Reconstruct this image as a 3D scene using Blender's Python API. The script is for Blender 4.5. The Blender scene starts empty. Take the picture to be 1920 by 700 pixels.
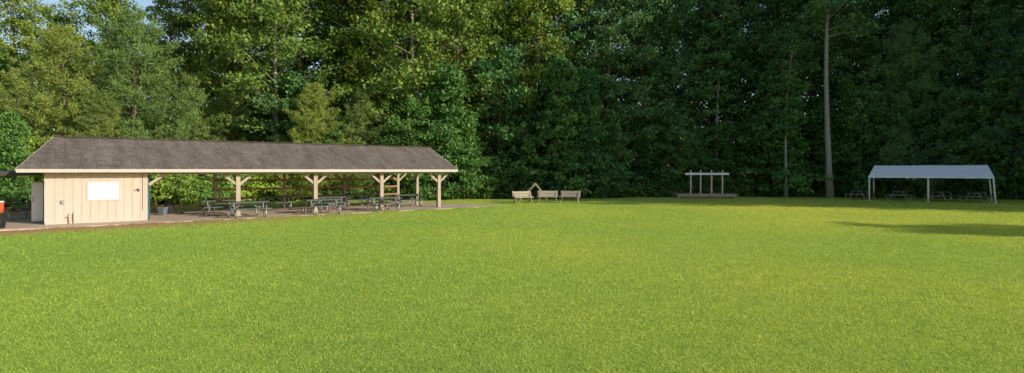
import bpy, math, random
import numpy as np
from mathutils import Vector, Matrix
C = bpy.context.scene.collection
R = math.radians
F = 1067.0
CAMH = 2.3
def at(px, Y): return ((px-960)/F*Y, Y)

# ------------------------------------------------------------------ helpers
class MB:
    def __init__(s): s.v=[]; s.f=[]
    def box(s,x0,x1,y0,y1,z0,z1):
        b=len(s.v)
        s.v += [(x0,y0,z0),(x1,y0,z0),(x1,y1,z0),(x0,y1,z0),(x0,y0,z1),(x1,y0,z1),(x1,y1,z1),(x0,y1,z1)]
        s.f += [tuple(b+i for i in q) for q in ((0,3,2,1),(4,5,6,7),(0,1,5,4),(1,2,6,5),(2,3,7,6),(3,0,4,7))]
        return s
    def beam(s,p,q,w,h,up=(0,0,1)):
        p=Vector(p); q=Vector(q); d=(q-p).normalized(); u=Vector(up)
        if abs(d.dot(u))>.98: u=Vector((0,1,0))
        a=d.cross(u).normalized(); c=a.cross(d).normalized()
        b=len(s.v)
        for o in (p,q):
            for (i,j) in ((-1,-1),(1,-1),(1,1),(-1,1)):
                s.v.append(tuple(o+a*(i*w/2)+c*(j*h/2)))
        s.f += [tuple(b+i for i in k) for k in ((0,1,2,3),(7,6,5,4),(0,4,5,1),(1,5,6,2),(2,6,7,3),(3,7,4,0))]
        return s
    def tube(s,pts,rs,n=6):
        pts=[Vector(p) for p in pts]
        if not hasattr(rs,'__len__'): rs=[rs]*len(pts)
        rings=[]
        for i,p in enumerate(pts):
            d=(pts[min(i+1,len(pts)-1)]-pts[max(i-1,0)]).normalized()
            u=Vector((0,0,1)) if abs(d.z)<.9 else Vector((1,0,0))
            a=d.cross(u).normalized(); c=d.cross(a).normalized()
            b=len(s.v); rings.append(b)
            for k in range(n):
                t=2*math.pi*k/n
                s.v.append(tuple(p+(a*math.cos(t)+c*math.sin(t))*rs[i]))
        for i in range(len(rings)-1):
            for k in range(n):
                k2=(k+1)%n
                s.f.append((rings[i]+k,rings[i]+k2,rings[i+1]+k2,rings[i+1]+k))
        s.f.append(tuple(rings[0]+k for k in range(n))[::-1])
        s.f.append(tuple(rings[-1]+k for k in range(n)))
        return s
    def lathe(s,prof,n=20,cx=0,cy=0):
        rings=[]
        for (r,z) in prof:
            b=len(s.v); rings.append(b)
            for k in range(n):
                t=2*math.pi*k/n
                s.v.append((cx+r*math.cos(t),cy+r*math.sin(t),z))
        for i in range(len(rings)-1):
            for k in range(n):
                k2=(k+1)%n
                s.f.append((rings[i]+k,rings[i]+k2,rings[i+1]+k2,rings[i+1]+k))
        s.f.append(tuple(rings[0]+k for k in range(n))[::-1])
        s.f.append(tuple(rings[-1]+k for k in range(n)))
        return s
    def mesh(s,name,mat,smooth=False):
        me=bpy.data.meshes.new(name); me.from_pydata(s.v,[],s.f); me.update()
        me.materials.append(mat)
        if smooth: me.polygons.foreach_set('use_smooth',[True]*len(me.polygons))
        return me
    def build(s,name,mat,parent=None,smooth=False,bevel=0):
        o=bpy.data.objects.new(name,s.mesh(name,mat,smooth)); C.objects.link(o); o.parent=parent
        if bevel:
            m=o.modifiers.new('bevel','BEVEL'); m.width=bevel; m.segments=2
        return o
def soup(name,V,k,mat):
    n=len(V); me=bpy.data.meshes.new(name)
    me.vertices.add(n); me.vertices.foreach_set('co',np.ascontiguousarray(V,dtype=np.float32).ravel())
    me.loops.add(n); me.loops.foreach_set('vertex_index',np.arange(n,dtype=np.int32))
    me.polygons.add(n//k); me.polygons.foreach_set('loop_start',np.arange(0,n,k,dtype=np.int32))
    me.update(calc_edges=True); me.validate()
    me.materials.append(mat)
    return me
def link(name,me,parent=None):
    o=bpy.data.objects.new(name,me); C.objects.link(o); o.parent=parent; return o
def tag(o,label=None,cat=None,group=None,kind=None):
    if label: o['label']=label
    if cat: o['category']=cat
    if group: o['group']=group
    if kind: o['kind']=kind
    return o
def thing(name,label,cat,loc=(0,0,0),rz=0,group=None):
    o=bpy.data.objects.new(name,None); C.objects.link(o); o.empty_display_size=.2
    o.location=loc; o.rotation_euler=(0,0,rz)
    return tag(o,label,cat,group)
def copy_tree(o,kids,parent=None):
    c=o.copy(); C.objects.link(c); c.parent=parent
    for ch in kids.get(o,[]): copy_tree(ch,kids,c)
    return c
def kidmap(root):
    m={}
    def rec(o):
        m[o]=[c for c in bpy.data.objects if c.parent==o]
        for c in m[o]: rec(c)
    rec(root); return m

# ------------------------------------------------------------------ materials
def newmat(name):
    m=bpy.data.materials.new(name); m.use_nodes=True; nt=m.node_tree; nt.nodes.clear()
    out=nt.nodes.new('ShaderNodeOutputMaterial'); return m,nt,out
def N(nt,t,**kw):
    n=nt.nodes.new(t)
    for k,v in kw.items(): setattr(n,k,v)
    return n
def noise(nt,vec,scale,detail=4,rough=.6):
    n=N(nt,'ShaderNodeTexNoise'); n.inputs['Scale'].default_value=scale; n.inputs['Detail'].default_value=detail
    n.inputs['Roughness'].default_value=rough
    if vec is not None: nt.links.new(vec,n.inputs['Vector'])
    return n.outputs['Fac']
def ramp(nt,fac,stops):
    r=N(nt,'ShaderNodeValToRGB'); e=r.color_ramp.elements
    while len(e)<len(stops): e.new(.5)
    for i,(p,c) in enumerate(stops): e[i].position=p; e[i].color=(*c,1)
    nt.links.new(fac,r.inputs[0]); return r.outputs[0]
def mixc(nt,fac,a,b,mode='MIX'):
    m=N(nt,'ShaderNodeMix',data_type='RGBA',blend_type=mode)
    for s,v in ((m.inputs[0],fac),(m.inputs[6],a),(m.inputs[7],b)):
        if isinstance(v,(int,float)): s.default_value=v
        elif isinstance(v,tuple): s.default_value=(*v,1)
        else: nt.links.new(v,s)
    return m.outputs[2]
def surf(name,col,rough=.7,var=.25,scale=6,stretch=(1,1,1),bump=.15,metal=0,spec=.3,fine=60):
    m,nt,out=newmat(name)
    tc=N(nt,'ShaderNodeTexCoord'); mp=N(nt,'ShaderNodeMapping'); mp.inputs['Scale'].default_value=stretch
    nt.links.new(tc.outputs['Object'],mp.inputs[0]); v=mp.outputs[0]
    f=noise(nt,v,scale,6,.65)
    c=ramp(nt,f,[(.25,tuple(x*(1-var) for x in col)),(.5,col),(.8,tuple(min(1,x*(1+var*.7)) for x in col))])
    b=N(nt,'ShaderNodeBsdfPrincipled'); nt.links.new(c,b.inputs['Base Color'])
    b.inputs['Roughness'].default_value=rough; b.inputs['Metallic'].default_value=metal; b.inputs['Specular IOR Level'].default_value=spec
    if bump:
        bp=N(nt,'ShaderNodeBump'); bp.inputs['Strength'].default_value=bump; bp.inputs['Distance'].default_value=.02
        nt.links.new(noise(nt,v,fine,3),bp.inputs['Height']); nt.links.new(bp.outputs[0],b.inputs['Normal'])
    nt.links.new(b.outputs[0],out.inputs[0]); return m
def leafmat(name,dark,light,trans=.25,tint=(1.2,1.2,.55)):
    m,nt,out=newmat(name)
    g=N(nt,'ShaderNodeNewGeometry'); oi=N(nt,'ShaderNodeObjectInfo')
    c=mixc(nt,g.outputs['Random Per Island'],dark,light)
    nz=noise(nt,g.outputs['Position'],.35,3)
    v=ramp(nt,nz,[(.3,(.66,.72,.74)),(.55,(1,1,1)),(.75,(1.2,1.19,.97))])
    c=mixc(nt,1.0,c,v,'MULTIPLY')
    ov=ramp(nt,oi.outputs['Random'],[(0,(.68,.85,.95)),(.5,(1,1,1)),(1,(1.16,1.13,.82))])
    c=mixc(nt,1.0,c,ov,'MULTIPLY')
    b=N(nt,'ShaderNodeBsdfPrincipled'); nt.links.new(c,b.inputs['Base Color']); b.inputs['Roughness'].default_value=.55; b.inputs['Specular IOR Level'].default_value=.25
    t=N(nt,'ShaderNodeBsdfTranslucent'); nt.links.new(mixc(nt,1.0,c,tint,'MULTIPLY'),t.inputs[0])
    mx=N(nt,'ShaderNodeMixShader'); mx.inputs[0].default_value=trans
    nt.links.new(b.outputs[0],mx.inputs[1]); nt.links.new(t.outputs[0],mx.inputs[2]); nt.links.new(mx.outputs[0],out.inputs[0])
    return m
M={}
M['leaf_tall']=leafmat('broad_leaf_tall',(.13,.225,.045),(.31,.385,.07))
M['leaf_shaded']=leafmat('broad_leaf_shaded',(.07,.17,.065),(.18,.32,.11),.2)  # tall leaf darkened and cooled: shade of the right-hand wood painted in
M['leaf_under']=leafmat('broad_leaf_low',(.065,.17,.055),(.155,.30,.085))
M['leaf_bush']=leafmat('broad_leaf_bush',(.22,.36,.065),(.40,.54,.10))
M['needle']=leafmat('pine_needle',(.18,.265,.075),(.365,.425,.11),.3)
M['needle_shaded']=leafmat('pine_needle_shaded',(.09,.19,.085),(.19,.31,.13),.2)  # shade put into the needle colour for the pines at right
M['weed']=leafmat('undergrowth_leaf',(.07,.145,.04),(.15,.24,.06))
M['bark']=surf('bark_brown',(.15,.115,.085),.9,.5,5,(3,3,.6),.8,fine=14)
M['bark_pale']=surf('bark_pale',(.32,.295,.26),.85,.55,4,(3,3,.6),.7,fine=14)
M['post']=surf('post_timber',(.40,.335,.265),.75,.25,3,(4,4,.5),.2)
M['wood_dark']=surf('brown_timber',(.30,.19,.10),.75,.3,3,(.5,4,4),.2)
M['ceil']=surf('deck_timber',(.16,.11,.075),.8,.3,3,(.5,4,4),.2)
M['siding']=surf('peach_siding',(.56,.445,.375),.7,.1,1.6,(2,2,.5),.12)
M['white']=surf('white_paint',(.78,.77,.77),.5,.06,3)
M['fascia']=surf('cream_fascia',(.50,.45,.41),.55,.1,2)
M['grey']=surf('grey_metal',(.35,.35,.35),.45,.15,8,metal=.5)
M['galv']=surf('galvanised_tube',(.42,.42,.40),.42,.15,8,metal=.5)
M['table']=surf('green_grey_plank',(.06,.085,.076),.5,.3,4,(.6,6,6))
M['bench']=surf('weathered_pine',(.36,.315,.235),.75,.25,3,(.6,6,6),.2)
M['conc']=surf('concrete',(.50,.40,.31),.85,.25,1.1,bump=.25,fine=40)
M['footing']=surf('footing_concrete',(.5,.46,.41),.85,.15,2)
M['teal']=surf('teal_paint',(.05,.15,.17),.5,.15,3)
M['black']=surf('black_plastic',(.02,.02,.022),.45,.2,5)
M['orange']=surf('orange_plastic',(.50,.10,.035),.4,.08,5)
M['canvas']=surf('white_canvas',(.92,.93,.95),.55,.04,1.2,bump=.1,fine=8)
M['stage']=surf('stage_timber',(.36,.30,.23),.8,.3,3,(.6,6,6),.2)
M['pinkwood']=surf('pale_timber',(.62,.50,.43),.75,.2,3,(4,4,.6),.1)
M['darkroof']=surf('dark_sheet_roof',(.04,.038,.04),.6,.2,3)
M['blue']=surf('blue_plastic',(.12,.16,.2),.45,.1,4)
M['darkgrey']=surf('dark_grey_plastic',(.05,.055,.06),.45,.15,4)
# shingles
m,nt,out=newmat('asphalt_shingle'); tc=N(nt,'ShaderNodeTexCoord'); br=N(nt,'ShaderNodeTexBrick')
br.inputs['Scale'].default_value=1; br.inputs['Brick Width'].default_value=.31; br.inputs['Row Height'].default_value=.125; br.inputs['Mortar Size'].default_value=.009
br.inputs['Color1'].default_value=(.145,.125,.108,1); br.inputs['Color2'].default_value=(.19,.165,.145,1); br.inputs['Mortar'].default_value=(.095,.082,.072,1); br.inputs['Bias'].default_value=-.1
nt.links.new(tc.outputs['Object'],br.inputs[0])
st=N(nt,'ShaderNodeMapping'); st.inputs['Scale'].default_value=(1.6,.35,.35); nt.links.new(tc.outputs['Object'],st.inputs[0])
c=mixc(nt,1.0,br.outputs[0],ramp(nt,noise(nt,st.outputs[0],1.4,6,.7),[(.3,(.62,.62,.62)),(.52,(1,1,1)),(.75,(1.35,1.31,1.25))]),'MULTIPLY')
c=mixc(nt,1.0,c,ramp(nt,noise(nt,tc.outputs['Object'],9,3),[(.35,(.76,.76,.76)),(.65,(1.2,1.2,1.2))]),'MULTIPLY')
b=N(nt,'ShaderNodeBsdfPrincipled'); nt.links.new(c,b.inputs[0]); b.inputs['Roughness'].default_value=.9; b.inputs['Specular IOR Level'].default_value=.15
bp=N(nt,'ShaderNodeBump'); bp.inputs['Strength'].default_value=.4; bp.inputs['Distance'].default_value=.02; nt.links.new(br.outputs['Fac'],bp.inputs['Height']); bp.invert=True
nt.links.new(bp.outputs[0],b.inputs['Normal']); nt.links.new(b.outputs[0],out.inputs[0]); M['shingle']=m

PHI=R(52); P0=Vector((-19.35,23.6,0)); UX,UY=math.sin(PHI),math.cos(PHI)
PAVROT=math.atan2(UY,UX)
def pav(t,d,z=0): return (P0.x+UX*t-UY*d, P0.y+UY*t+UX*d, z)

# lawn colours shared by soil sheet and blades
def lawncolor(nt,blade):
    g=N(nt,'ShaderNodeNewGeometry'); pos=g.outputs['Position']
    a=noise(nt,pos,.09,3,.5); b=noise(nt,pos,2.2,4,.65)
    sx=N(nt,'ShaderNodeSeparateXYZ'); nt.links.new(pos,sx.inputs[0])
    ma=N(nt,'ShaderNodeMath',operation='MULTIPLY_ADD'); nt.links.new(sx.outputs[0],ma.inputs[0]); ma.inputs[1].default_value=.010; nt.links.new(a,ma.inputs[2])  # sunlit brightening toward the right, painted into the grass colour
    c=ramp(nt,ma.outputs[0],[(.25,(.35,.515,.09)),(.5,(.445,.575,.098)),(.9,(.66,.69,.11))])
    c=mixc(nt,1.0,c,ramp(nt,b,[(.3,(.86,.9,.86)),(.5,(1,1,1)),(.72,(1.12,1.08,1.05))]),'MULTIPLY')
    if blade:
        c=mixc(nt,1.0,c,ramp(nt,g.outputs['Random Per Island'],[(0,(.58,.68,.56)),(.6,(1.05,1.05,1)),(.93,(1.25,1.15,1.2)),(1,(1.4,1.25,2.2))]),'MULTIPLY')
    else:
        c=mixc(nt,1.0,c,ramp(nt,noise(nt,pos,22,4,.7),[(.3,(.5,.55,.5)),(.5,(.88,.9,.88)),(.7,(1.2,1.15,1.15))]),'MULTIPLY')
    # worn earth in front of the shelter wall
    sub=N(nt,'ShaderNodeVectorMath',operation='SUBTRACT'); sub.inputs[1].default_value=P0; nt.links.new(pos,sub.inputs[0])
    dd=N(nt,'ShaderNodeVectorMath',operation='DOT_PRODUCT'); dd.inputs[1].default_value=(-UY,UX,0); nt.links.new(sub.outputs[0],dd.inputs[0])
    tt=N(nt,'ShaderNodeVectorMath',operation='DOT_PRODUCT'); tt.inputs[1].default_value=(UX,UY,0); nt.links.new(sub.outputs[0],tt.inputs[0])
    m1=N(nt,'ShaderNodeMapRange'); m1.inputs[1].default_value=-4.4; m1.inputs[2].default_value=-2.2; nt.links.new(dd.outputs['Value'],m1.inputs[0])
    m2=N(nt,'ShaderNodeMapRange'); m2.inputs[1].default_value=15; m2.inputs[2].default_value=3; nt.links.new(tt.outputs['Value'],m2.inputs[0])
    mu=N(nt,'ShaderNodeMath',operation='MULTIPLY'); nt.links.new(m1.outputs[0],mu.inputs[0]); nt.links.new(m2.outputs[0],mu.inputs[1])
    m3=N(nt,'ShaderNodeMath',operation='MULTIPLY'); nt.links.new(mu.outputs[0],m3.inputs[0])
    mr=N(nt,'ShaderNodeMapRange'); mr.inputs[1].default_value=.2; mr.inputs[2].default_value=.45; nt.links.new(noise(nt,pos,1.6,5,.7),mr.inputs[0]); nt.links.new(mr.outputs[0],m3.inputs[1])
    c=mixc(nt,m3.outputs[0],c,(.44,.28,.14))
    return c,pos
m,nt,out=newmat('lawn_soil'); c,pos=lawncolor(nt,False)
b=N(nt,'ShaderNodeBsdfPrincipled'); nt.links.new(c,b.inputs[0]); b.inputs['Roughness'].default_value=.95; b.inputs['Specular IOR Level'].default_value=.1
bp=N(nt,'ShaderNodeBump'); bp.inputs['Strength'].default_value=1; bp.inputs['Distance'].default_value=.08; nt.links.new(noise(nt,pos,11,5,.75),bp.inputs['Height'])
nt.links.new(bp.outputs[0],b.inputs['Normal']); nt.links.new(b.outputs[0],out.inputs[0]); M['lawn']=m
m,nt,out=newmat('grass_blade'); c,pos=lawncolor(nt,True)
b=N(nt,'ShaderNodeBsdfPrincipled'); nt.links.new(c,b.inputs[0]); b.inputs['Roughness'].default_value=.5; b.inputs['Specular IOR Level'].default_value=.25
t=N(nt,'ShaderNodeBsdfTranslucent'); nt.links.new(mixc(nt,1.0,c,(1.15,1.12,.65),'MULTIPLY'),t.inputs[0])
mx=N(nt,'ShaderNodeMixShader'); mx.inputs[0].default_value=.4
nt.links.new(b.outputs[0],mx.inputs[1]); nt.links.new(t.outputs[0],mx.inputs[2]); nt.links.new(mx.outputs[0],out.inputs[0]); M['blade']=m
M['litter']=surf('leaf_litter',(.06,.055,.03),.95,.5,2.5,bump=.8,fine=12)

# ------------------------------------------------------------------ ground
g=MB(); S=400
g.v=[(-S,-60,0),(S,-60,0),(S,S,0),(-S,S,0)]; g.f=[(0,1,2,3)]
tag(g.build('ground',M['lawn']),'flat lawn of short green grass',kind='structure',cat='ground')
edge=[(-90,24),(-60,30),(-36,35),(-28,38),(-18,42.5),(-8,44.5),(-2,46),(6,47.5),(16,50.5),(28,49.5),(36,47),(44,43),(56,37),(100,26)]
def edgeY(x):
    for (x0,y0),(x1,y1) in zip(edge,edge[1:]):
        if x0<=x<=x1: return y0+(y1-y0)*(x-x0)/(x1-x0)
    return edge[0][1] if x<edge[0][0] else edge[-1][1]
rs=np.random.RandomState(3)
xs=np.arange(-90,100,.8); ff=MB()
for x in xs: ff.v += [(x,edgeY(x)+.5*math.sin(x*1.3)+rs.uniform(-.3,.3),.004),(x,180,.004)]
for i in range(len(xs)-1): ff.f.append((2*i,2*i+2,2*i+3,2*i+1))
tag(ff.build('forest_floor',M['litter']),'dark leaf litter under the trees',kind='structure',cat='ground')

# concrete pad
pad=[(-12,-1.5),(6,-1.55),(14,-1.5),(22.9,-1.35),(22.2,0.6),(20.9,2.6),(20.4,6.3),(-12,6.3)]
pm=MB(); n=len(pad)
for z in (-.02,.05):
    for (t_,d_) in pad: pm.v.append(pav(t_,d_,z))
pm.f=[tuple(range(n,2*n))]+[(i,(i+1)%n,n+(i+1)%n,n+i) for i in range(n)]
tag(pm.build('pavement',M['conc']),'tan concrete pad under the picnic shelter',kind='structure',cat='pavement')

# grass blades
rg=np.random.RandomState(11)
NB=600000
Y=np.exp(rg.uniform(np.log(5.2),np.log(40),NB)); X=rg.uniform(-1,1,NB)*(.93*Y+1.5)
dx=X-P0.x; dy=Y-P0.y; tl=dx*UX+dy*UY; dl=-dx*UY+dy*UX
keep=~((dl>-1.5)&(dl<6.4)&(tl<22.6)&(tl>-13))
worn=np.clip((dl+3.8)/1.6,0,1)*np.clip((12-tl)/9,0,1)*(dl<-1.4)
keep&=rg.rand(NB)>worn*.85
X=X[keep];Y=Y[keep]
# longer fringe along the front edge of the pad
nf=9000; tf=rg.uniform(-2,22.8,nf); df=-1.55-np.abs(rg.randn(nf))*.07
sel=rg.rand(nf)<np.clip((tf+2)/9,.12,1)*(.55+.45*np.sin(tf*2.3+np.sin(tf*5)))
tf=tf[sel];df=df[sel]
nb0=len(X)
X=np.concatenate([X,P0.x+UX*tf-UY*df]);Y=np.concatenate([Y,P0.y+UY*tf+UX*df]); nb=len(X)
pat2=.5+.5*np.sin(X*9.1+3*np.sin(Y*7.3))*np.sin(Y*8.7+2*np.sin(X*6.1))
sc=np.sqrt(Y/7.0)
h=(.019+.007*pat2)*rg.uniform(.5,1.35,nb)*np.clip(sc,.9,1.25)
h[nb0:]*=2.6
w=.0043*(Y/7.0)**.85*rg.uniform(.6,1.4,nb)
az=rg.uniform(0,2*np.pi,nb); la=rg.uniform(0,2*np.pi,nb); lean=rg.uniform(.3,1.4,nb)*h
V=np.zeros((nb,3,3),np.float32)
ca,sa=np.cos(az)*w,np.sin(az)*w
V[:,0,0]=X-ca;V[:,0,1]=Y-sa;V[:,1,0]=X+ca;V[:,1,1]=Y+sa
V[:,2,0]=X+np.cos(la)*lean;V[:,2,1]=Y+np.sin(la)*lean;V[:,2,2]=h
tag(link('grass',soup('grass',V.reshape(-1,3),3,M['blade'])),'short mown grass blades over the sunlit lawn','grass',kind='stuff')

# ------------------------------------------------------------------ trees
def norm(a): return a/np.maximum(np.linalg.norm(a,axis=1,keepdims=True),1e-6)
def leafquads(P,s,rng,flat=.6,asp=.55):
    n=len(P); nn=norm(rng.randn(n,3)+np.array([0,0,flat])); t=norm(np.cross(nn,rng.randn(n,3))); b=np.cross(nn,t)
    s=(s*rng.uniform(.65,1.35,n))[:,None]
    V=np.stack([P+t*s,P+b*s*asp-t*s*.15,P-t*s,P-b*s*asp-t*s*.15],1)
    return V.reshape(-1,3)
def broadleaf(seed,H,base,Rr,limbs,twigs,per,leaf,r0,prof,droop=.15,up=.45,lean=.02,bark='bark',lmat='leaf_tall',wob=.25,sq=.45):
    rng=np.random.RandomState(seed); tr=MB()
    ph=rng.uniform(0,6,2); ld=rng.uniform(0,6)
    def axis(z):
        f=z/H
        return np.array([lean*z*math.cos(ld)+wob*math.sin(f*5+ph[0])*f, lean*z*math.sin(ld)+wob*math.sin(f*4+ph[1])*f, z])
    zs=np.linspace(0,H*.96,12)
    tr.tube([axis(z) for z in zs],[r0*(1.35 if i==0 else 1)*(1-.9*(z/H))+.015 for i,z in enumerate(zs)],9)
    pts=[]
    for i in range(limbs):
        f=(i+rng.rand())/limbs; z=base+(H*.95-base)*f; a=i*2.4+rng.uniform(-.7,.7)
        L=Rr*prof(f)*rng.uniform(.55,1.2); e=up*rng.uniform(.2,1.1)+f*.5
        p0=axis(z); d=np.array([math.cos(a)*math.cos(e),math.sin(a)*math.cos(e),math.sin(e)])
        lat=np.array([-math.sin(a),math.cos(a),0])
        bend=rng.uniform(-.25,.25)
        q=lambda s: p0+d*L*s+lat*bend*L*s*s+np.array([0,0,-droop*L*s*s])
        rb=r0*.22*(1-.75*f)+.01
        tr.tube([q(s) for s in (0,.35,.7,1)],[rb,rb*.7,rb*.4,.012],5)
        for j in range(twigs):
            s=rng.uniform(.2,1.08); side=rng.uniform(-1,1)
            c=q(s)+lat*side*L*.42*(1.15-s*.5)+np.array([0,0,rng.uniform(-.35,.45)])
            if j%2==0: tr.tube([q(s*.8),c],[rb*.3+.006,.008],4)
            cr=rng.uniform(.4,1.05)*max(.6,Rr/5.0)
            k=int(per*cr*rng.uniform(.6,1.3))
            u=norm(rng.randn(k,3))*rng.rand(k,1)**.5
            pts.append(c+u*np.array([cr,cr,cr*sq]))
    P=np.concatenate(pts); P[:,2]=np.maximum(P[:,2],.08)
    return tr.mesh('trunk',M[bark],True), soup('crown',leafquads(P,leaf,rng),4,M[lmat])
def pine(seed,H,base,Rr,r0,whorl=.6,per=22):
    rng=np.random.RandomState(seed); tr=MB()
    zs=np.linspace(0,H,10); ph=rng.uniform(0,6)
    ax=lambda z: np.array([.12*math.sin(z*.5+ph)*z/H,.12*math.cos(z*.4+ph)*z/H,z])
    tr.tube([ax(z) for z in zs],[r0*(1-.93*z/H)+.012 for z in zs],8)
    T=[];D=[]
    z=base
    while z<H-.1:
        f=(z-base)/(H-base); nb_=rng.randint(5,8); a0=rng.uniform(0,6)
        for k in range(nb_):
            a=a0+k*2*math.pi/nb_+rng.uniform(-.3,.3)
            L=Rr*(1-f)**.58*rng.uniform(.5,1.15)+.35; e=rng.uniform(.0,.3)+f*.6
            d=np.array([math.cos(a)*math.cos(e),math.sin(a)*math.cos(e),math.sin(e)]); lat=np.array([-math.sin(a),math.cos(a),0]); p0=ax(z+rng.uniform(-.15,.15))
            q=lambda s: p0+d*L*s+np.array([0,0,-.10*L*s+.16*L*s*s*s])
            rb=r0*.2*(1-.8*f)+.008
            tr.tube([q(0),q(.4),q(.75),q(1)],[rb,rb*.7,rb*.45,.006],4)
            m_=max(6,int(L*8.5))
            for j in range(m_):
                s=1.05-.8*rng.rand()**1.4; sp=L*.36*(1.12-s*.72)
                o=rng.uniform(-1,1)
                c=q(s)+lat*o*sp+np.array([0,0,rng.uniform(-.08,.22)])
                T.append(c); D.append(d*.8+lat*o*.9+np.array([0,0,.6]))
        z+=whorl*rng.uniform(.8,1.5)
    T=np.array(T);D=np.array(D); n=len(T)
    Pt=np.repeat(T,per,0)+rng.randn(n*per,3)*.10; dd=norm(np.repeat(norm(D),per,0)*.6+norm(rng.randn(n*per,3)))
    ln=rng.uniform(.14,.30,n*per)[:,None]; wd=norm(np.cross(dd,rng.randn(n*per,3)))*.026
    V=np.stack([Pt-wd,Pt+wd,Pt+dd*ln],1).reshape(-1,3); V[:,2]=np.maximum(V[:,2],.06)
    return tr.mesh('trunk',M['bark'],True), soup('crown',V,3,M['needle'])
tallp=lambda f: .5+.5*math.sin(math.pi*(f*.8+.15)) if f<.9 else .55
lowp=lambda f: (1-.72*f)*(.75+.25*math.sin(f*17))
roundp=lambda f: .55+.45*math.sin(math.pi*(f*.85+.1))
bushp=lambda f: .8+.2*math.sin(f*9)-.45*f
P_={}
P_['tall']=[(24,broadleaf(21,24,2.0,5.4,60,7,60,.155,.24,tallp,.08,.8,sq=.72)),(24,broadleaf(22,24,2.5,5.0,58,7,60,.15,.22,tallp,.08,.8,sq=.75)),(24,broadleaf(23,24,1.5,5.8,64,7,58,.165,.26,tallp,.1,.7,sq=.7))]
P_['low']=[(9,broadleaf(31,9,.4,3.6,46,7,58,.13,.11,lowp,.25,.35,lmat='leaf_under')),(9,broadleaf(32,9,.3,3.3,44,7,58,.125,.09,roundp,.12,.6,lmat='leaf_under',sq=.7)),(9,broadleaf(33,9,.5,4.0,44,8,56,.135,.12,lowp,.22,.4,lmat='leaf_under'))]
P_['bush']=[(3.4,broadleaf(35,3.4,.15,2.3,36,6,64,.095,.05,bushp,.12,.3,lmat='leaf_bush')),(3.4,broadleaf(36,3.4,.15,2.0,36,6,64,.09,.05,bushp,.12,.35,lmat='leaf_bush'))]
P_['pine']=[(12,pine(41,12,.8,4.1,.17)),(12,pine(42,12,1.0,4.4,.19)),(12,pine(43,12,.5,3.6,.15))]
P_['bare']=[(26,broadleaf(51,26,13,4.4,40,7,52,.17,.235,tallp,.1,.7,bark='bark_pale',lean=.012,wob=.4,sq=.65,lmat='leaf_shaded')),(24,broadleaf(52,24,5,5.2,54,7,60,.155,.18,tallp,.1,.75,bark='bark_pale',lean=.01,wob=.4,sq=.7))]
P_['slim']=[(18,broadleaf(61,18,6.5,3.2,36,6,52,.15,.125,tallp,bark='bark_pale',lean=.02,wob=.5,lmat='leaf_under'))]
P_['layered']=[(22,broadleaf(71,22,1.8,5.0,62,8,54,.155,.22,tallp,.3,.45,lmat='leaf_shaded',sq=.4)),(22,broadleaf(72,22,2.2,5.4,58,8,54,.16,.23,tallp,.22,.55,lmat='leaf_shaded',sq=.55))]
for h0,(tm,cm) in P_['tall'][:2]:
    c2=cm.copy(); c2.materials[0]=M['leaf_shaded']; P_['layered'].append((h0,(tm,c2)))
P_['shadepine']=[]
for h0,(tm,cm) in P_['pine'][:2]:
    c2=cm.copy(); c2.materials[0]=M['needle_shaded']; P_['shadepine'].append((h0,(tm,c2)))
NAME={'tall':'broadleaf_tree','layered':'broadleaf_tree','low':'understory_tree','pine':'pine_tree','shadepine':'pine_tree','bare':'tall_trunked_tree','slim':'slim_trunked_tree','bush':'leafy_bush'}
trees=[]
rt=random.Random(5)
def plant(kind,i,px,Yd,H,label=None,rz=None,group=None,wide=1.0):
    x,y=at(px,Yd); return plantxy(kind,i,x,y,H,label,rz,group,wide)
def plantxy(kind,i,x,y,H,label=None,rz=None,group=None,wide=1.0):
    h0,(tm,cm)=P_[kind][i%len(P_[kind])]; s=H/h0
    o=thing(NAME[kind],label,'bush' if kind=='bush' else 'tree',(x,y,-.03),rt.uniform(0,6.28) if rz is None else rz,group)
    o.scale=(s*wide,s*wide,s)
    link('trunk',tm,o); link('crown',cm,o)
    if label is None: trees.append((kind,o,x/y*F+960,y))
    return o
G='trees of the wood around the lawn'
# left, sunlit
plant('pine',0,118,38,11.6,'large sunlit pine tree behind the left end of the shelter roof',group=G,wide=1.12)
plant('pine',1,250,40,13.0,'tallest sunlit pine tree, left of the centre of the shelter roof',group=G,wide=1.08)
plant('pine',2,35,36,8.4,'smaller pine tree at the far left behind the dark lean-to roof',group=G,wide=1.2)
plant('pine',2,352,44,9.4,'shorter sunlit pine tree right of the tallest pine',group=G,wide=1.2)
plant('pine',0,185,37,7.0,'low pine between the two large sunlit pines',group=G,wide=1.2)
plant('pine',1,425,46,8.0,'low pine behind the roof, right of the shorter sunlit pine',group=G,wide=1.2)
GB='leafy bushes behind the shelter'
plant('low',0,25,32,5.6,'bright leafy bush above the dark lean-to roof at far left',group=G)
for (i_,px,Yd,h_,lb) in [(0,292,36.8,3.4,'bright leafy bush seen under the roof just right of the beige room'),(1,338,38,3.6,'bright leafy bush seen midway between the beige room and the first front post'),(0,386,39.2,3.3,'bright leafy bush seen left of the first front post'),(1,430,41,3.6,'bright leafy bush behind the first front post of the shelter'),(0,478,42,3.4,'leafy bush seen right of the first front post'),(1,525,43,3.4,'leafy bush behind the middle rails of the shelter'),(0,70,36,3.8,'bright leafy bush behind the white cabinet at far left'),(1,10,37,4.0,'bright leafy bush at the left edge under the lean-to roof'),(0,575,44,3.4,'leafy bush behind the rails left of the second front post'),(1,660,45,3.4,'leafy bush behind the rails left of the third front post'),(0,735,46,3.4,'leafy bush behind the right end rails of the shelter')]:
    plant('bush',i_,px,Yd,h_,lb,group=GB,wide=1.05)
plant('bare',1,522,46,23.5,'tall yellow-green tree with pale trunk rising behind the middle of the shelter',group=G,wide=1.12)
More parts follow.
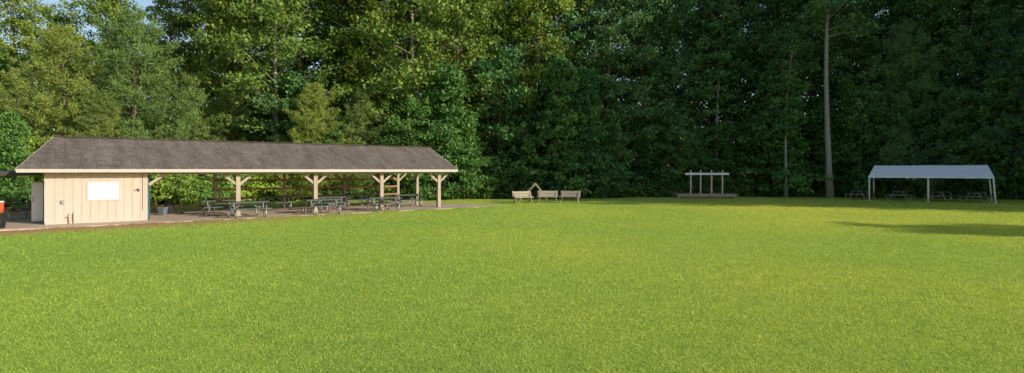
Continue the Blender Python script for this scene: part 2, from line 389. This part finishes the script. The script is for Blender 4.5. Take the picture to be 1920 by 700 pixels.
plant('tall',2,455,50,22,'broad sunlit tree left of the pale trunk behind the shelter',group=G)
plant('low',1,560,46.5,10,'leafy tree beside the pale trunk behind the shelter roof',group=G,wide=1.2)
plant('pine',1,590,44,8.6,'young pine just behind the shelter roof, left of a second young pine',group=G,wide=1.15)
plant('pine',2,680,45,8.4,'young pine behind the right half of the shelter roof',group=G,wide=1.2)
plant('bare',1,782,47.5,25,'tall tree with a straight visible trunk behind the right end of the shelter roof',rz=2.2,group=G,wide=1.1)
plant('tall',0,640,51,25,'tall sunlit tree between the two pale trunks behind the shelter',group=G)
plant('tall',1,310,54,20,'distant leafy tree rising behind the tallest pine',group=G,wide=1.05)
plant('tall',0,30,58,23,'distant leafy tree in the upper left corner against the sky',group=G,wide=.95)
plant('tall',2,395,55,22,'distant leafy tree between the pines and the sunlit broadleaf trees',group=G,wide=.9)
plant('tall',2,205,52,18.5,'leafy tree filling the gap between the two large pines',group=G,wide=1.0)
plant('tall',0,110,51,16,'leafy tree close behind the large left pine',group=G,wide=1.0)
plant('tall',1,-50,50,18,'leafy tree reaching in at the far left edge',group=G,wide=1.0)
# centre and right, shaded
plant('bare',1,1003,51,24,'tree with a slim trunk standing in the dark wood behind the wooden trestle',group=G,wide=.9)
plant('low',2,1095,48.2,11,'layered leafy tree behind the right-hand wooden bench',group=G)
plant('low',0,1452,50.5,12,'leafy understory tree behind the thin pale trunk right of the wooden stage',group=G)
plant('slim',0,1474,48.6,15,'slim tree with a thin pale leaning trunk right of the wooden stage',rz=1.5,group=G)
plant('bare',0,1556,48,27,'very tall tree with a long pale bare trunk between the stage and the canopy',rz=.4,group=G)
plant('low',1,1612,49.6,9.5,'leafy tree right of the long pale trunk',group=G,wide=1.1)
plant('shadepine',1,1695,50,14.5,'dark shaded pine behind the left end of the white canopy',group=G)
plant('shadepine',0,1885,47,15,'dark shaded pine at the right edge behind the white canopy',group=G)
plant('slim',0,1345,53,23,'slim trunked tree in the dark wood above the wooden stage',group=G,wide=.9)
# filler rows
i=0; px=575
while px<2010:
    x=(px-960)/F*47; Yd=edgeY(x)+rt.uniform(.6,2.6)
    hh=rt.uniform(6,12) if px>820 else rt.uniform(5,8)
    plant('low',i,px,Yd,hh,group=G,wide=rt.uniform(.95,1.2)); i+=1; px+=rt.uniform(42,62)
px=715
while px<2020:
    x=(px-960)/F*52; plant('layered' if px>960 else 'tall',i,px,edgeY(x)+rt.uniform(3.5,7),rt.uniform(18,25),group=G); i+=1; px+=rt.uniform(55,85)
px=450
while px<2040:
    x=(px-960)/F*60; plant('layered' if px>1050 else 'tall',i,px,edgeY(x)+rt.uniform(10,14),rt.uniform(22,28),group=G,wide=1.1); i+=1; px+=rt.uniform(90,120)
ORD=['first','second','third','fourth','fifth','sixth','seventh','eighth','ninth','tenth','eleventh','twelfth','thirteenth','fourteenth','fifteenth','sixteenth','seventeenth','eighteenth']
def region(px):
    return 'behind the picnic shelter' if px<880 else 'behind the wooden benches' if px<1240 else 'behind the wooden stage' if px<1450 else 'around the long pale trunk' if px<1610 else 'behind the white canopy'
buck={}
for (k,o,px,y) in trees:
    row='front' if k=='low' else ('tall' if y-edgeY((px-960)/F*y)<8.5 else 'deep')
    buck.setdefault((row,region(px)),[]).append((px,o))
for (row,reg),L in buck.items():
    for n_,(px,o) in enumerate(sorted(L,key=lambda a:a[0])):
        d={'front':'low leafy tree at the wood\'s edge','tall':'tall broadleaf tree of the second row','deep':'very tall tree deep in the wood'}[row]
        o['label']=f'{d} {reg}, {ORD[n_]} from the left'
# the wood beyond the right of the frame: shades the far side of the lawn
k=0
for (x,y,h) in [(47,36,29),(52,31,30),(57,36,31),(50,43,30),(46,27.5,28),(63,30,32),(58,44,31),(53,24,30),(60,23,32),(68,26,33),(70,35,33),(50,50,28),(58,51,30),(64,41,32)]:
    o=plantxy('tall',k,x,y,h,'tall broadleaf tree of the wood beyond the right end of the white canopy',group='trees beyond the right side of the lawn',wide=1.05); k+=1
plantxy('tall',2,44.6,8.5,11.8,'lone tree right of the lawn casting the long shadow over the grass',group=None,wide=1.75)

# undergrowth and far wood
ru=np.random.RandomState(8); pts=[]
for k in range(1300):
    x=ru.uniform(-44,50); y=edgeY(x)+ru.uniform(-.3,4.2); hh=ru.uniform(.25,1.7); rr=ru.uniform(.4,1.0)
    n_=50; u=norm(ru.randn(n_,3))*ru.rand(n_,1)**.5
    q=np.array([x,y,hh*.5])+u*np.array([rr,rr,hh*.6]); pts.append(q)
P=np.concatenate(pts); P[:,2]=np.maximum(P[:,2],.07)
tag(link('undergrowth',soup('undergrowth',leafquads(P,.115,ru),4,M['weed'])),'leafy green undergrowth along the foot of the wood','undergrowth',kind='stuff')
pts=[]
for k in range(3600):
    x=ru.uniform(-70,85); y=edgeY(x*.8)+ru.uniform(17,32); top=26 if x>-24 else 15
    z=ru.uniform(.3,top) if k%3 else ru.uniform(.2,5); rr=ru.uniform(.9,2.1); n_=30
    u=norm(ru.randn(n_,3))*ru.rand(n_,1)**.5; pts.append(np.array([x,y,z])+u*np.array([rr,rr,rr*.6]))
P=np.concatenate(pts); P[:,2]=np.maximum(P[:,2],.1)
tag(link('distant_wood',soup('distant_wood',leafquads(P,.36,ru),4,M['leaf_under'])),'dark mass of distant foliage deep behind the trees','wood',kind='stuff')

# ------------------------------------------------------------------ picnic shelter
sh=thing('picnic_shelter','long open picnic shelter with dark shingle roof and beige room at its left end','shelter',tuple(P0),PAVROT)
EZ,RZ,DE,DR,DB=2.37,3.86,-.6,2.9,6.4
TL,TLR,TR=-.89,.25,19.8
# walls
w=MB(); w.box(.02,3.53,.02,5.6,.12,2.42)
x=0.0
while x<3.5:
    x1=min(x+.30,3.55); w.box(x+.009,x1-.009,0,.06,.12,2.36); x+=.30
w.v+=[(.03,.05,2.41),(.03,5.55,2.41),(.03,2.9,3.6),(3.5,.05,2.41),(3.5,5.55,2.41),(3.5,2.9,3.6)]
b0=len(w.v)-6; w.f+=[(b0,b0+1,b0+2),(b0+3,b0+5,b0+4)]
w.build('wall',M['siding'],sh)
MB().box(-.02,3.57,-.03,5.63,.03,.12).build('footing',M['footing'],sh)
MB().box(-.035,.06,-.02,.07,.12,2.36).build('corner_trim',M['siding'],sh)
MB().box(3.49,3.58,-.02,.07,.12,2.36).build('corner_trim',M['siding'],sh)
hp=MB().box(1.42,2.5,-.035,-.003,1.03,1.79).build('serving_hatch',M['white'],sh,bevel=.008)
MB().box(1.36,2.56,-.026,-.004,1.79,1.83).box(1.36,2.56,-.026,-.004,.99,1.03).box(1.36,1.42,-.026,-.004,1.03,1.79).box(2.5,2.56,-.026,-.004,1.03,1.79).build('hatch_frame',M['siding'],hp)
MB().box(.5,.63,-.08,-.003,.9,1.05).box(.54,.59,-.095,-.08,.94,1.0).build('outlet_box',M['grey'],sh,bevel=.006)
MB().tube([(.78,-.09,.06),(.78,-.09,.42),(.78,-.02,.46)],.028,8).tube([(.93,-.09,.06),(.93,-.09,.48),(.93,-.02,.52)],.022,8).tube([(.68,-.09,.36),(.80,-.09,.36)],.02,8).build('drain_pipe',M['footing'],sh,True)
MB().box(3.2,3.27,-.04,-.003,1.36,1.48).tube([(3.23,-.04,1.45),(3.18,-.12,1.47),(3.13,-.13,1.43)],.02,8).build('wall_tap',M['darkgrey'],sh)
MB().tube([(3.4,-.02,.5),(3.4,-.02,2.2)],.016,6).build('conduit',M['grey'],sh)
dr=MB().beam((3.60,.02,1.1),(3.70,.42,1.1),.05,2.05).build('door',M['teal'],sh)
MB().tube([(3.71,.30,1.05),(3.77,.27,1.05)],.025,8).build('handle',M['grey'],dr)
# roof
r=MB(); th=.07
A=[(TL,DE,EZ),(TR,DE,EZ),(TR,DR,RZ),(TLR,DR,RZ),(TL,DB,EZ),(TR,DB,EZ)]
r.v=A+[(a,b_,c_-th) for a,b_,c_ in A]
r.f=[(0,1,2,3),(3,2,5,4),(6,9,8,7),(9,10,11,8),(0,6,7,1),(4,5,11,10),(1,7,8,2),(2,8,11,5),(0,3,9,6),(3,4,10,9)]
rf=r.build('roof',M['shingle'],sh)
MB().beam((TLR-.02,DR,RZ+.005),(TR+.02,DR,RZ+.005),.3,.03).build('ridge_cap',M['shingle'],rf)
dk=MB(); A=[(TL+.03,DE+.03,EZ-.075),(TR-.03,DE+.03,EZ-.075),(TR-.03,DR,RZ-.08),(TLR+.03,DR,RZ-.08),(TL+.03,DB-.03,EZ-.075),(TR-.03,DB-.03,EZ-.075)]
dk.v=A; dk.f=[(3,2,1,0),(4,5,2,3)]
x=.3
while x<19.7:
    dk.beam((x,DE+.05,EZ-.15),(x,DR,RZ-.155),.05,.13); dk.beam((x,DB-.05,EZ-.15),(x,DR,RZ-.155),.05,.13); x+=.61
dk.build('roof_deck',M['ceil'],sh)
MB().box(TL,TR,DE-.03,DE-.002,EZ-.15,EZ-.012).build('fascia',M['fascia'],sh)
MB().box(TL,TR,DB+.002,DB+.03,EZ-.15,EZ-.012).build('fascia',M['fascia'],sh)
for (t0,t1) in ((TL-.02,TLR-.02),(TR+.02,TR+.02)):
    MB().beam((t0,DE,EZ-.06),(t1,DR,RZ-.06),.035,.09).beam((t1,DR,RZ-.06),(t0,DB,EZ-.06),.035,.09).build('rake_board',M['fascia'],sh)
def post(t,d,z1,s=.2):
    MB().box(t-s/2,t+s/2,d-s/2,d+s/2,.05,z1).box(t-s/2-.02,t+s/2+.02,d-s/2-.02,d+s/2+.02,.045,.10).build('post',M['post'],sh)
FT=[7.36,11.18,14.99,18.8]; BD=5.5
for t_ in FT:
    post(t_,0,2.12); post(t_,BD,2.12,.16)
    for s_ in (-1,1):
        MB().beam((t_+s_*.06,0,1.6),(t_+s_*.68,0,2.13),.10,.12).build('brace',M['post'],sh)
        MB().beam((t_+s_*.06,BD,1.6),(t_+s_*.68,BD,2.13),.08,.10).build('brace',M['post'],sh)
    MB().beam((t_,.06,1.6),(t_,.68,2.1),.10,.12).build('brace',M['post'],sh)
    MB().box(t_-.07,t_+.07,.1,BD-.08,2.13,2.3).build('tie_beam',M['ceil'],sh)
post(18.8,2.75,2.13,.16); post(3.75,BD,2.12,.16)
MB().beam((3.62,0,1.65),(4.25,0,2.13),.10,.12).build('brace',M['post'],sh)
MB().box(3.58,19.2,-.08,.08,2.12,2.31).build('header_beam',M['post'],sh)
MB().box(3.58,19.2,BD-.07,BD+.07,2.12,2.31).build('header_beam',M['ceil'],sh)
for z in (.64,1.16,1.68):
    for a_,b_ in zip(FT[:-1],FT[1:]):
        MB().box(a_-.06,b_+.06-.125,BD-.125,BD-.083,z,z+.11).build('rail',M['wood_dark'],sh)
# dark lean-to at left end
MB().beam((-.25,1.9,2.27),(-5,1.9,2.17),3.2,.06).beam((-.12,.27,2.2),(-5,.27,2.1),.05,.2).build('lean_to_roof',M['darkroof'],sh)
MB().box(-4.6,-4.48,.4,.52,.05,2.12).build('lean_to_post',M['wood_dark'],sh)
# ------------------------------------------------------------------ loose things at the left
cb=thing('storage_cabinet','tall white cabinet standing against the left end of the beige room','cabinet',pav(-.30,1.75,.05),PAVROT)
MB().box(-.2,.2,-.3,.3,.04,1.76).build('body',M['white'],cb,bevel=.04)
MB().box(-.19,.19,-.345,-.305,.1,1.72).build('door',M['white'],cb,bevel=.015)
MB().tube([(-.14,-.36,.9),(-.14,-.39,.95),(-.14,-.39,1.12),(-.14,-.36,1.17)],.012,6).build('handle',M['grey'],cb)
x,y=at(-6,22.1)
br_=thing('barrel','black plastic barrel at the left edge with an orange cooler on it','barrel',(x,y,.05))
MB().lathe([(.21,0),(.25,.03),(.27,.3),(.25,.54),(.26,.56),(.26,.58),(.22,.585)],24).build('body',M['black'],br_,True)
MB().lathe([(.275,.17),(.285,.19),(.275,.21)],24).build('hoop',M['black'],br_,True)
cl=thing('drink_cooler','round orange drink cooler with white lid on the black barrel','cooler',(x,y,.637))
MB().lathe([(.17,0),(.2,.02),(.21,.25),(.215,.42),(.2,.43)],24).build('body',M['orange'],cl,True)
MB().lathe([(.222,.43),(.222,.455),(.19,.475),(.06,.48)],24).build('lid',M['white'],cl,True)
MB().tube([(.1,-.18,.08),(.12,-.25,.08),(.12,-.26,.04)],.018,8).build('tap',M['white'],cl)
tb=thing('plastic_tub','grey-blue plastic tub on the concrete beside the beige room','tub',pav(4.5,2.9,.05),PAVROT)
MB().lathe([(.16,0),(.18,.02),(.22,.32),(.235,.33),(.235,.36),(.2,.36),(.16,.06),(.02,.05)],4).build('body',M['blue'],tb)
MB().lathe([(.245,.362),(.245,.38),(.22,.40),(.02,.405)],4).build('lid',M['grey'],tb)
tb2=thing('plastic_tub','dark grey plastic bin behind the grey-blue tub','tub',pav(4.9,3.8,.05),PAVROT)
MB().lathe([(.2,0),(.24,.5),(.26,.52),(.26,.56),(.2,.58),(.02,.6)],14).build('body',M['darkgrey'],tb2,True)
MB().tube([(-.25,0,.5),(-.29,0,.53),(-.25,0,.56)],.012,6).build('handle',M['black'],tb2)

# ------------------------------------------------------------------ picnic tables
def make_table():
    o=thing('picnic_table','x','picnic table')
    t=MB()
    for k in range(5): t.box(-.92,.92,-.375+k*.152,-.375+k*.152+.144,.69,.745)
    t.build('tabletop',M['table'],o)
    for s in (-1,1):
        t=MB()
        for k in range(2): y0=s*.74-.14+k*.145; t.box(-.92,.92,y0,y0+.137,.40,.45)
        t.build('bench',M['table'],o)
        t=MB(); x=s*.66
        for q in (-1,1):
            t.tube([(x,q*.22,.695),(x,q*.30,.62),(x,q*.52,.06),(x,q*.58,.03),(x,q*.72,.03)],.034,7)
            t.tube([(x,q*.86,.405),(x,q*.86,.39),(x,q*.80,.37),(x,q*.40,.37)],.032,7)
            t.tube([(x,q*.80,.385),(x,q*.84,.2),(x,q*.80,.03),(x,q*.70,.03)],.03,7)
        t.tube([(x,-.40,.37),(x,.40,.37)],.03,7); t.tube([(x,-.34,.66),(x,.34,.66)],.03,7)
        t.build('leg_frame',M['galv'],o,True)
    t=MB().tube([(-.66,0,.37),(-.1,0,.68)],.02,6).tube([(.66,0,.37),(.1,0,.68)],.02,6); t.build('brace',M['galv'],o)
    return o
tbl=[(7.6,-.75,'picnic table in the front row of the shelter, before the leftmost front post'),
(11.25,-.75,'picnic table in the front row, before the second front post of the shelter'),
(14.7,-.75,'picnic table in the front row, before the third front post of the shelter'),
(6.9,1.6,'picnic table in the middle row of the shelter, nearest the beige room'),
(12.5,1.7,'picnic table in the middle row, right of the second front post'),
(17.5,1.8,'picnic table in the middle row near the right end of the shelter'),
(10.2,3.9,'picnic table in the back row of the shelter by the left rails'),
(15.0,3.9,'picnic table in the back row of the shelter by the right rails')]
T0=make_table(); KM=kidmap(T0)
used=[False]
def place_table(loc,rz,label,group):
    o=T0 if not used[0] else copy_tree(T0,KM)
    used[0]=True; o.location=loc; o.rotation_euler=(0,0,rz); tag(o,label,None,group); return o
for k,(t_,d_,lb) in enumerate(tbl): place_table(pav(t_,d_,.05),PAVROT+rt.uniform(-.06,.06),lb,'picnic tables under the shelter')
x,y=at(30,26.5); place_table((x,y,.05),PAVROT+.5,'picnic table in the shade of the dark lean-to roof at far left','picnic tables under the shelter')

# ------------------------------------------------------------------ white canopy
CX,CY=27.5,43.8; CR=math.atan2(-.6,.8); CLn,CW=7.3,3.8
cn=thing('canopy_tent','white open-sided canopy with peaked cover on metal legs in the shade at right','canopy',(CX,CY,0),CR)
EH,RH=1.82,2.70
cv=MB(); nx=24
hf=CW/2; ez=lambda y_: EH+.03+(RH-EH-.03)*y_/hf
prof=[(-.09,EH-.06),(-.07,EH+.01),(hf*.5,ez(hf*.5)),(hf,RH),(CW-hf*.5,ez(hf*.5)),(CW+.07,EH+.01),(CW+.09,EH-.06)]
INS=[0,0,.13,.26,.13,0,0]
for i in range(nx+1):
    f=i/nx; sag=.02*abs(math.sin(math.pi*2*f))
    for j,(y_,z_) in enumerate(prof):
        x=-.06+INS[j]+(CLn+.12-2*INS[j])*f
        cv.v.append((x,y_,z_-(sag if j in (2,3,4) else .012*math.sin(i*1.7)*(j in (0,6)))))
for i in range(nx):
    for j in range(6):
        a=i*7+j; cv.f.append((a,a+7,a+8,a+1))
o=cv.build('cover',M['canvas'],cn,False); md=o.modifiers.new('solid','SOLIDIFY'); md.thickness=.01
for x in (0,CLn/2,CLn):
    sp=.12 if x==CLn else 0
    for y_ in (0,CW):
        MB().tube([(x+sp,y_,0),(x,y_,EH)],.055,10).lathe([(.09,0),(.09,.02),(.06,.03)],10,x+sp,y_).build('leg',M['white'],cn,True)
    ii=.26 if x==0 else -.26 if x==CLn else 0
    MB().tube([(x,0,EH-.03),(x+ii,CW/2,RH-.06),(x,CW,EH-.03)],.03,8).tube([(x,.0,EH-.28),(x+ii*.3,.55,EH+.14)],.02,6).tube([(x,CW,EH-.28),(x+ii*.3,CW-.55,EH+.14)],.02,6).build('rafter',M['white'],cn,True)
MB().tube([(.26,CW/2,RH-.07),(CLn-.26,CW/2,RH-.07)],.03,8).build('ridge_pole',M['white'],cn,True)
for y_ in (0,CW): MB().tube([(0,y_,EH-.05),(CLn,y_,EH-.05)],.028,8).build('eave_pole',M['white'],cn,True)
for (px,Yd,lb) in [(1612,46,'picnic table just left of the white canopy'),(1688,44.6,'picnic table under the canopy between its left and middle legs'),(1765,43,'picnic table under the canopy right of its middle leg'),(1832,41.6,'picnic table under the right end of the canopy')]:
    x,y=at(px,Yd); place_table((x,y,0),CR+1.35+rt.uniform(-.15,.15),lb,'picnic tables by the canopy')

# ------------------------------------------------------------------ stage
sx0,_=at(1270,47.6); sx1,_=at(1382,47.6); smid=(sx0+sx1)/2; hw=(sx1-sx0)/2
sg=thing('wooden_stage','low wooden stage with four posts and a pale cross beam at the wood edge','stage',(smid,47.6,0),0)
pl=MB(); y=0.0
while y<2.2: pl.box(-hw,hw,y,y+.135,.29,.33); y+=.145
pl.build('platform',M['stage'],sg)
MB().box(-hw+.03,hw-.03,.02,.06,.02,.288).box(-hw+.03,-hw+.07,.06,2.1,.02,.288).box(hw-.07,hw-.03,.06,2.1,.02,.288).build('skirt',M['stage'],sg)
MB().box(-hw+.3,hw-.3,-.38,-.03,.12,.16).box(-hw+.35,-hw+.4,-.36,-.04,0,.118).box(hw-.4,hw-.35,-.36,-.04,0,.118).build('step',M['stage'],sg)
for px in (1295,1313.5,1334,1354.5):
    xx=(px-960)/F*49-smid; MB().box(xx-.055,xx+.055,1.35,1.46,.33,2.32).build('post',M['pinkwood'],sg)
b0=(1284-960)/F*49-smid; b1=(1366-960)/F*49-smid
MB().box(b0,b1,1.30,1.347,1.92,2.1).build('cross_beam',M['white'],sg)

# ------------------------------------------------------------------ benches and trestle
def make_bench():
    o=thing('wooden_bench','x','bench')
    MB().box(-.72,.72,-.30,-.16,.40,.46).box(-.72,.72,-.150,.0,.40,.46).build('seat',M['bench'],o)
    t=MB()
    for z in (.46,.655): t.beam((-.72,.12+(z-.5)*.45,z+.09),(.72,.12+(z-.5)*.45,z+.09),.035,.185,up=(0,.42,1))
    t.build('backrest',M['bench'],o)
    for s in (-1,1):
        x=s*.6
        MB().beam((x,-.26,.0),(x,.28,.84),.045,.12,up=(0,1,0)).build('leg',M['bench'],o)
        MB().beam((x-s*.05,.30,.0),(x-s*.05,-.26,.42),.045,.12,up=(0,1,0)).build('leg',M['bench'],o)
    return o
B0=make_bench(); BK=kidmap(B0)
for k,(px,Yd,rz,lb) in enumerate([(980,39.9,.42,'leftmost wooden bench on the lawn edge, turned right, left of the trestle'),(1027,40.8,-.05,'middle wooden bench with slatted back, right of the trestle'),(1069,40.6,-.3,'rightmost of the three wooden benches on the lawn edge')]):
    o=B0 if k==0 else copy_tree(B0,BK); x,y=at(px,Yd); o.location=(x,y,0); o.rotation_euler=(0,0,rz); tag(o,lb,None,'wooden benches at the lawn edge')
x,y=at(1005,41.5)
af=thing('timber_trestle','pale wooden A-shaped trestle standing between the left and middle benches','trestle',(x,y,0),.1)
for yy in (0,.55):
    MB().beam((-1.35,yy,0),(.02,yy,1.38),.05,.22,up=(0,1,0)).build('leg',M['bench'],af)
    MB().beam((1.05,yy+.052,0),(-.02,yy+.052,1.36),.05,.22,up=(0,1,0)).build('leg',M['bench'],af)
MB().box(-.03,.03,.11,.52,1.16,1.25).build('ridge_bar',M['bench'],af)

# ------------------------------------------------------------------ light and camera
EL=R(20); s=Vector((.90*math.cos(EL),-.436*math.cos(EL),math.sin(EL))).normalized()
sd=bpy.data.lights.new('sun','SUN'); sd.energy=5; sd.angle=R(.5); sd.color=(1,.90,.75)
so=bpy.data.objects.new('sun',sd); C.objects.link(so); so.rotation_euler=s.to_track_quat('Z','Y').to_euler(); so.location=(60,-20,40)
wd=bpy.data.worlds.new('World'); bpy.context.scene.world=wd; wd.use_nodes=True; nt=wd.node_tree
sk=nt.nodes.new('ShaderNodeTexSky'); sk.sky_type='NISHITA'; sk.sun_disc=False; sk.sun_elevation=EL; sk.sun_rotation=math.atan2(s.x,s.y)
nt.nodes['Background'].inputs[1].default_value=.15; nt.links.new(sk.outputs[0],nt.nodes['Background'].inputs[0])
cd=bpy.data.cameras.new('camera'); co=bpy.data.objects.new('camera',cd); C.objects.link(co)
co.location=(0,0,CAMH); co.rotation_euler=(R(90),0,0); cd.sensor_width=36; cd.lens=F/1920*36; cd.shift_y=-30/1920; cd.clip_end=1500
sc_=bpy.context.scene; sc_.camera=co
sc_.view_settings.view_transform='Standard'; sc_.view_settings.look='None'; sc_.view_settings.exposure=0
